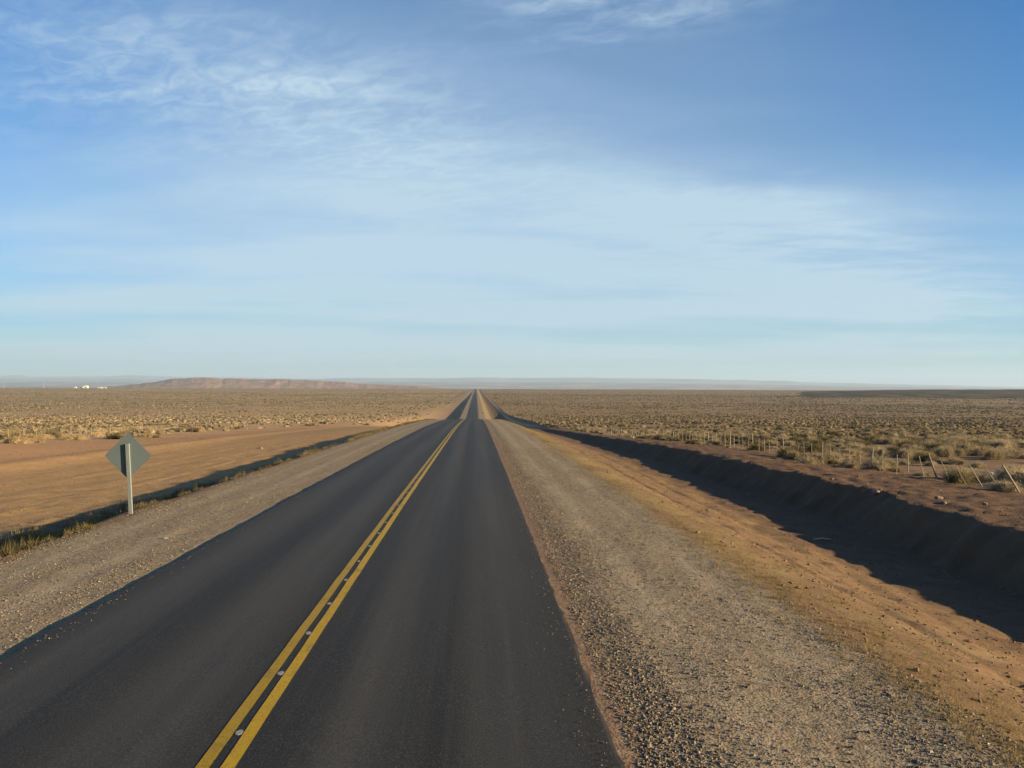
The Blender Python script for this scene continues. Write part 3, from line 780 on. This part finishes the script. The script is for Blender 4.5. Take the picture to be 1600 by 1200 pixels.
# a point on the ground seen at a pixel of the photo
def on_ground(px, py, lo=6.0, hi=400.0):
    d = direction(px, py); t = np.geomspace(lo, hi, 4000)
    g = height(EYE.x + d.x * t, t) - (EYE.z + d.z * t)
    i = int(np.argmax(g > 0)) if (g > 0).any() else len(t) - 1
    return Vector((EYE.x + d.x * t[i], t[i], H(EYE.x + d.x * t[i], t[i])))

rk, T, b = new_mat('pale_rock', .85)
geo = T.new('ShaderNodeNewGeometry')
T.put(b.inputs['Base Color'], T.mix(T.noise(geo.outputs['Position'], 14, 4, .6), (0.17, 0.125, 0.09), (0.30, 0.235, 0.17)))
def rock(px, py, size, label):
    p = on_ground(px, py)
    bpy_me = bpy.data.meshes.new('rock')
    import bmesh
    bm = bmesh.new(); bmesh.ops.create_icosphere(bm, subdivisions=3, radius=1)
    sd = random.randrange(1000)
    for v in bm.verts:
        q = v.co; k = 1 + .5 * float(vnoise(q.x * 1.5 + 3, q.y * 1.5 + q.z * 2, sd)) + .22 * float(vnoise(q.x * 4, q.z * 4 + q.y * 3, sd + 1))
        v.co = Vector((q.x * k, q.y * k * .8, q.z * k * .62)) * size
    bm.to_mesh(bpy_me); bm.free(); bpy_me.materials.append(rk)
    o = link('rock', bpy_me, None, (p.x, p.y, p.z + size * .12)); o.rotation_euler = (0, 0, random.uniform(0, 6))
    tag(o, label, 'rock', 'pale rocks near the ditch')
rock(1369, 770, .16, 'pale flat rock on the ditch rim below the middle fence posts')
rock(1375, 766, .08, 'small rock just behind the flat pale rock on the ditch rim')
rock(1467, 779, .13, 'upright pinkish rock on the ditch rim under the leaning posts')
rock(1474, 787, .11, 'orange brown rock in front of the upright pinkish rock')
rock(1539, 788, .09, 'small whitish rock below the last leaning fence posts')
rock(1300, 749, .08, 'small pale rock on the bare soil left of the flat pale rock')
rock(1106, 798, .07, 'lone pale stone on the sunlit slope above the ditch')
rock(258, 842, .05, 'little white stone at the left edge of the asphalt')
rock(407, 701, .22, 'pale stone on the orange soil beyond the left service track')

# pale pole lying in the shaded ditch, a scrap of litter by the fence
stk, T, b = new_mat('bleached_wood', .8)
geo = T.new('ShaderNodeNewGeometry')
T.put(b.inputs['Base Color'], T.mix(T.noise(geo.outputs['Position'], 6, 4, .6), (0.30, 0.29, 0.26), (0.55, 0.53, 0.48)))
p0, p1 = on_ground(1271, 844), on_ground(1297, 844)
q = MB(); mid = (p0 + p1) / 2 + Vector((0, 0, .05)); pts = [p0 + Vector((0, 0, .02)) - mid, Vector((0, .02, .0)), p1 + Vector((0, 0, .02)) - mid]
q.tube(pts[0], pts[1], .022, .028); q.tube(pts[1], pts[2], .028, .02)
tag(q.build('fallen_pole', stk, None, 0, mid), 'thin pale pole lying at the shaded edge of the ditch', 'pole')

lit, T, b = new_mat('white_plastic', .5); b.inputs['Base Color'].default_value = (.75, .76, .78, 1)
p0 = on_ground(1550, 741)
q = MB(); q.prism([(-.16, -.05), (-.05, -.12), (.12, -.09), (.17, .04), (.03, .11), (-.12, .07)], 0, .09)
q.v = [(x * (1 - z * 3), y * (1 - z * 3), z + .03 * math.sin(x * 30)) for x, y, z in q.v]
tag(q.build('plastic_bag', lit, None, .02, p0), 'crumpled white plastic bag among shrubs behind the leaning posts', 'litter')

# ------------------------------------------------------------------ fences
pm, T, b = new_mat('weathered_wood', .85)
oi = T.new('ShaderNodeObjectInfo'); geo = T.new('ShaderNodeNewGeometry')
c = T.mix(oi.outputs['Random'], (0.26, 0.22, 0.155), (0.40, 0.345, 0.26))
c = T.mix(T.ramp(T.noise(geo.outputs['Position'], 12, 4, .6), .4, .7, 0, .5), c, (0.22, 0.18, 0.13))
T.put(b.inputs['Base Color'], c)
wm, T, b = new_mat('fence_wire', .5); b.inputs['Base Color'].default_value = (.16, .14, .12, 1); b.inputs['Metallic'].default_value = .6
def post_mesh(r, h, seed):
    rng = random.Random(seed); me = bpy.data.meshes.new('post'); n = 7; v, f = [], []
    lv = [-.25, .0, h * .35, h * .7, h]
    bx, by = rng.uniform(-.02, .02), rng.uniform(-.02, .02)
    for j, z in enumerate(lv):
        rj = r * (1.08 - .12 * j / 4) * rng.uniform(.93, 1.07); ox, oy = bx * math.sin(z * 2.4), by * math.sin(z * 2)
        for i in range(n):
            t = 2 * math.pi * i / n; v.append((ox + rj * math.cos(t), oy + rj * math.sin(t), z))
    for j in range(len(lv) - 1):
        for i in range(n): f.append((j * n + i, j * n + (i + 1) % n, (j + 1) * n + (i + 1) % n, (j + 1) * n + i))
    f.append(tuple(range((len(lv) - 1) * n, len(lv) * n)))
    me.from_pydata(v, [], f); me.materials.append(pm); return me
thick = [post_mesh(.040, 1.28, s) for s in range(3)]; thin = [post_mesh(.022, 1.10, s + 9) for s in range(3)]

def fence(name, pos, lean, label, thick_every, wires=(.3, .55, .8, 1.02)):
    root = empty(name, (pos[0][0], pos[0][1], H(*pos[0])))
    tag(root, label, 'fence'); o0 = Vector(root.location); tops = []
    for i, (x, y) in enumerate(pos):
        z = H(x, y); me = (thick if i % thick_every == 0 else thin)[i % 3]
        o = link('post', me, root, Vector((x, y, z)) - o0)
        a, bt = lean(i, x, y); o.rotation_euler = (bt, a, random.uniform(-.1, .1)); o.scale = (1, 1, random.uniform(.93, 1.06))
        mm = Matrix.Rotation(a, 3, 'Y') @ Matrix.Rotation(bt, 3, 'X')
        tops.append((Vector((x, y, z)) - o0, mm))
    for h in wires:
        q = MB()
        for (p, m), (p2, m2) in zip(tops[:-1], tops[1:]):
            q.tube(p + m @ Vector((0, 0, h)), p2 + m2 @ Vector((0, 0, h)), .004, n=3)
        q.build('wire', wm, root)
    return root
# right fence: posts from the right edge of the photo away along the ditch
fy = [30.3]
while len(fy) < 96:
    fy.append(fy[-1] + (1.32 + .006 * max(0, fy[-1] - 60)) * random.uniform(.93, 1.07))
fpos = [(24.0 + .9 * math.sin(v / 37) * min(1, (v - 32) / 60) + .016 * max(0, v - 60) + random.uniform(-.05, .05) - max(0, 38 - v) * .08, v) for v in fy]
def lean_r(i, x, y):
    k = max(0.0, min(1.0, (39.5 - y) / 6.0))
    return (-R(6 + 26 * k) if k > 0 else R(random.uniform(-4, 3)), R(random.uniform(-4, 4)))
fence('wire_fence', fpos, lean_r, 'long fence of thin weathered posts right of the ditch, its nearest posts leaning', 5)
ly, lp = 62.0, []
while ly < 330:
    lp.append((-52.5 + 1.0 * math.sin(ly / 40) + random.uniform(-.1, .1), ly)); ly += 3.0 * random.uniform(.9, 1.1)
fence('wire_fence', lp, lambda i, x, y: (R(random.uniform(-2, 2)), R(random.uniform(-2, 2))), 'distant fence of thin posts among shrubs on the far left', 4)

# ------------------------------------------------------------------ road sign, seen from behind
def simple(name, colr, rough=.6, metal=0.0, var=.15, sc=8):
    m, T, b = new_mat(name, rough); geo = T.new('ShaderNodeNewGeometry')
    n = T.noise(geo.outputs['Position'], sc, 4, .6)
    T.put(b.inputs['Base Color'], T.mix(n, tuple(v * (1 - var) for v in colr), tuple(min(1, v * (1 + var)) for v in colr)))
    b.inputs['Metallic'].default_value = metal; return m
m_plate = simple('grey_plate', (0.125, 0.16, 0.165), .55, .0, .10)
m_post = simple('pale_painted_wood', (0.20, 0.225, 0.21), .7, 0, .18, 20)
m_yel = simple('sign_yellow', (0.70, 0.47, 0.03), .5, 0, .05)
m_blk = simple('black_border', (0.02, 0.02, 0.02), .5, 0, .05)
m_bolt = simple('steel', (0.35, 0.35, 0.35), .4, .8, .05)
sx0, sy0 = -7.25, 22.4
root = empty('road_sign', (sx0, sy0, H(sx0, sy0)))
tag(root, 'grey diamond road sign seen from behind on a pale square post', 'road sign')
ZC = 1.265 - root.location.z          # centre of the plate above the foot
tilt = R(-3.0)
q = MB(); q.box(-.052, .052, -.030, .028, -.3, ZC + .33); po = q.build('post', m_post, root, .006); po.rotation_euler = (0, tilt, 0)
def diamond(r, rc, n=5):
    pts = []
    for k in range(4):
        a0 = k * math.pi / 2; cx, cy = (r - rc * 1.414) * math.cos(a0), (r - rc * 1.414) * math.sin(a0)
        for j in range(n):
            t = a0 - math.pi / 4 + (j / (n - 1)) * math.pi / 2; pts.append((cx + rc * math.cos(t), cy + rc * math.sin(t)))
    return pts
def dia(name, r, z0, z1, mat, parent, off):
    q = MB(); q.prism(diamond(r, .05), z0, z1); q.v = [(x, z, y) for x, y, z in q.v]; q.f = [tuple(reversed(f)) for f in q.f]
    o = q.build(name, mat, parent); o.location = off; return o
off_ = Vector((-math.sin(R(3)) * ZC, 0, ZC))
plate = dia('plate', .64, .031, .034, m_plate, root, off_ + Vector((-.01, 0, 0)))
face = dia('sign_face', .633, .0345, .036, m_yel, root, off_ + Vector((-.01, 0, 0)))
for dzb in (-.22, .22):
    q = MB(); q.tube((0, -.036, dzb), (0, -.028, dzb), .010); q.build('bolt', m_bolt, root, 0, off_ + Vector((-math.sin(R(3)) * dzb, 0, 0)))

# small kilometre markers on the far stretch of road
m_white = simple('white_paint', (0.74, 0.74, 0.72), .5); m_dred = simple('dull_red_paint', (0.16, 0.05, 0.035), .6)
def marker(px, py, y, label, white):
    d = direction(px, py); x = EYE.x + d.x * y; z = H(x, y); r = empty('marker_post', (x, y, z)); tag(r, label, 'marker post')
    q = MB(); q.box(-.09, .09, -.05, .05, -.3, .75 if white else .30); q.build('post', m_dred, r, .01)
    q = MB(); q.box(-.38, .38, -.095, -.055, .72 if white else .25, 1.30 if white else .95); q.build('panel', m_white if white else m_dred, r, .01)
marker(720.5, 637, 655, 'white marker panel on a dull red post left of the far road', True)
marker(754, 647, 545, 'dark red marker on the verge right of the far road', False)

# ------------------------------------------------------------------ vehicle far down the road
def car(x, y, label):
    z = float(P_road(np.array([y]))[0]) + .03; r = empty('car', (x, y, z)); tag(r, label, 'car')
    mg = simple('window_glass', (0.03, 0.035, 0.04), .1); mt = simple('tyre_rubber', (0.02, 0.02, 0.02), .9)
    q = MB()
    prof = [(-2.2, .35), (-2.2, .85), (-1.35, 1.0), (-.75, 1.5), (1.2, 1.55), (2.0, 1.05), (2.2, .95), (2.2, .35)]
    b0 = len(q.v)
    for sxx in (-.88, .88): q.v += [(sxx * (.86 if zz > 1.2 else 1), yy_, zz) for yy_, zz in prof]
    n = len(prof); q.f.append(tuple(range(n))); q.f.append(tuple(reversed(range(n, 2 * n))))
    for i in range(n): j = (i + 1) % n; q.f.append((i, n + i, n + j, j))
    q.build('body', m_white, r, .05)
    q = MB(); q.v = [(-.70, -1.30, 1.06), (.70, -1.30, 1.06), (.64, -.82, 1.47), (-.64, -.82, 1.47)]
    q.v = [(a_, b_ - .03, c_ + .03) for a_, b_, c_ in q.v]; q.f = [(0, 1, 2, 3)]; q.build('windscreen', mg, r)
    for sxx in (-.8, .8):
        for wy in (-1.35, 1.35):
            q = MB(); q.tube((sxx - .1, wy, .33), (sxx + .1, wy, .33), .33, n=16); q.build('wheel', mt, r)
    for sxx in (-.62, .62):
        q = MB(); q.tube((sxx, -2.26, .68), (sxx, -2.19, .68), .10, n=12); q.build('headlight', m_bolt, r)
d = direction(736.6, 611.5); car(-1.7, 2050, 'tiny white car far down the straight road near the horizon')

# ------------------------------------------------------------------ far farm buildings and mast on the left plain
m_wall = simple('white_wall', (0.72, 0.70, 0.62), .7); m_roof = simple('pale_metal_roof', (0.80, 0.78, 0.66), .45); m_door = simple('dark_opening', (0.05, 0.045, 0.04), .8)
def place(px, y):
    d = direction(px, 603); x = EYE.x + d.x * y; return (x, y, H(x, y))
def barn(px, y, w, dp, h, rise, label, arched=True):
    r = empty('farm_building', place(px, y)); tag(r, label, 'building')
    q = MB(); q.box(-w / 2, w / 2, -dp / 2, dp / 2, -1, h); q.build('wall', m_wall, r)
    q = MB(); n = 10; pts = []
    for i in range(n + 1):
        t = math.pi * i / n if arched else i / n
        pts.append((-math.cos(t) * (w / 2 + .4), math.sin(t) * rise) if arched else ((t - .5) * (w + .8), rise * (1 - abs(2 * t - 1))))
    b0 = 0
    q.v = [(a_, -dp / 2 - .4, h + .02 + c_) for a_, c_ in pts] + [(a_, dp / 2 + .4, h + .02 + c_) for a_, c_ in pts]
    m_ = n + 1; q.f = [tuple(range(m_)), tuple(reversed(range(m_, 2 * m_)))] + [(i, m_ + i, m_ + i + 1, i + 1) for i in range(n)] + [(0, n, 2 * m_ - 1, m_)]
    q.build('roof', m_roof, r)
    q = MB(); q.box(-w * .12, w * .12, -dp / 2 - .12, -dp / 2 - .02, -.5, h * .8); q.build('door', m_door, r)
YB = 3700
barn(134.5, YB, 17, 13, 6, 6.5, 'largest white farm building with a tall rounded roof on the far left plain')
barn(118, YB, 10, 8, 4, 3, 'smallest pale farm building, left of the tall rounded one', False)
barn(127.5, YB + 20, 11, 9, 4, 2.5, 'low pale shed touching the left side of the tall rounded building', False)
barn(156, YB - 30, 18, 8, 3, 2.2, 'long low white farm shed right of the tall rounded building', False)
barn(163.5, YB + 10, 16, 8, 3.4, 1.5, 'low pale shed at the right end of the far farm', False)
m_mast = simple('mast_steel', (0.55, 0.42, 0.36), .6)
def mast(px, y, h, label):
    r = empty('radio_mast', place(px, y)); tag(r, label, 'mast')
    for k in range(3):
        t = k * 2.094; q = MB(); q.tube((1.2 * math.cos(t), 1.2 * math.sin(t), -1), (.35 * math.cos(t), .35 * math.sin(t), h), .16, .09, 6); q.build('leg', m_mast, r)
    q = MB()
    for j in range(12):
        z0, z1 = h * j / 12, h * (j + 1) / 12; r0, r1 = 1.2 - .85 * j / 12, 1.2 - .85 * (j + 1) / 12
        for k in range(3):
            t, t2 = k * 2.094, (k + 1) * 2.094; q.tube((r0 * math.cos(t), r0 * math.sin(t), z0), (r1 * math.cos(t2), r1 * math.sin(t2), z1), .06, n=4)
    q.build('lattice', m_mast, r)
mast(68, 3500, 34, 'thin pinkish mast on the far left plain beside the farm')
mast(6, 3600, 26, 'fainter thin mast at the left edge of the far plain')

# ------------------------------------------------------------------ haze
hz, T, b = new_mat('haze_air')
hz.node_tree.nodes.remove(b)
pv = T.new('ShaderNodeVolumePrincipled'); pv.inputs['Color'].default_value = (0.62, 0.82, 1.0, 1); pv.inputs['Density'].default_value = 4.2e-5
pv.inputs['Anisotropy'].default_value = .1
hz.node_tree.links.new(pv.outputs[0], hz.node_tree.nodes['Material Output'].inputs['Volume'])
q = MB(); q.box(-46000, 46000, -120, 45500, -90, 640)
hzo = q.build('haze', hz); tag(hzo, 'thin blue haze over the distant plain', 'haze', kind='stuff')
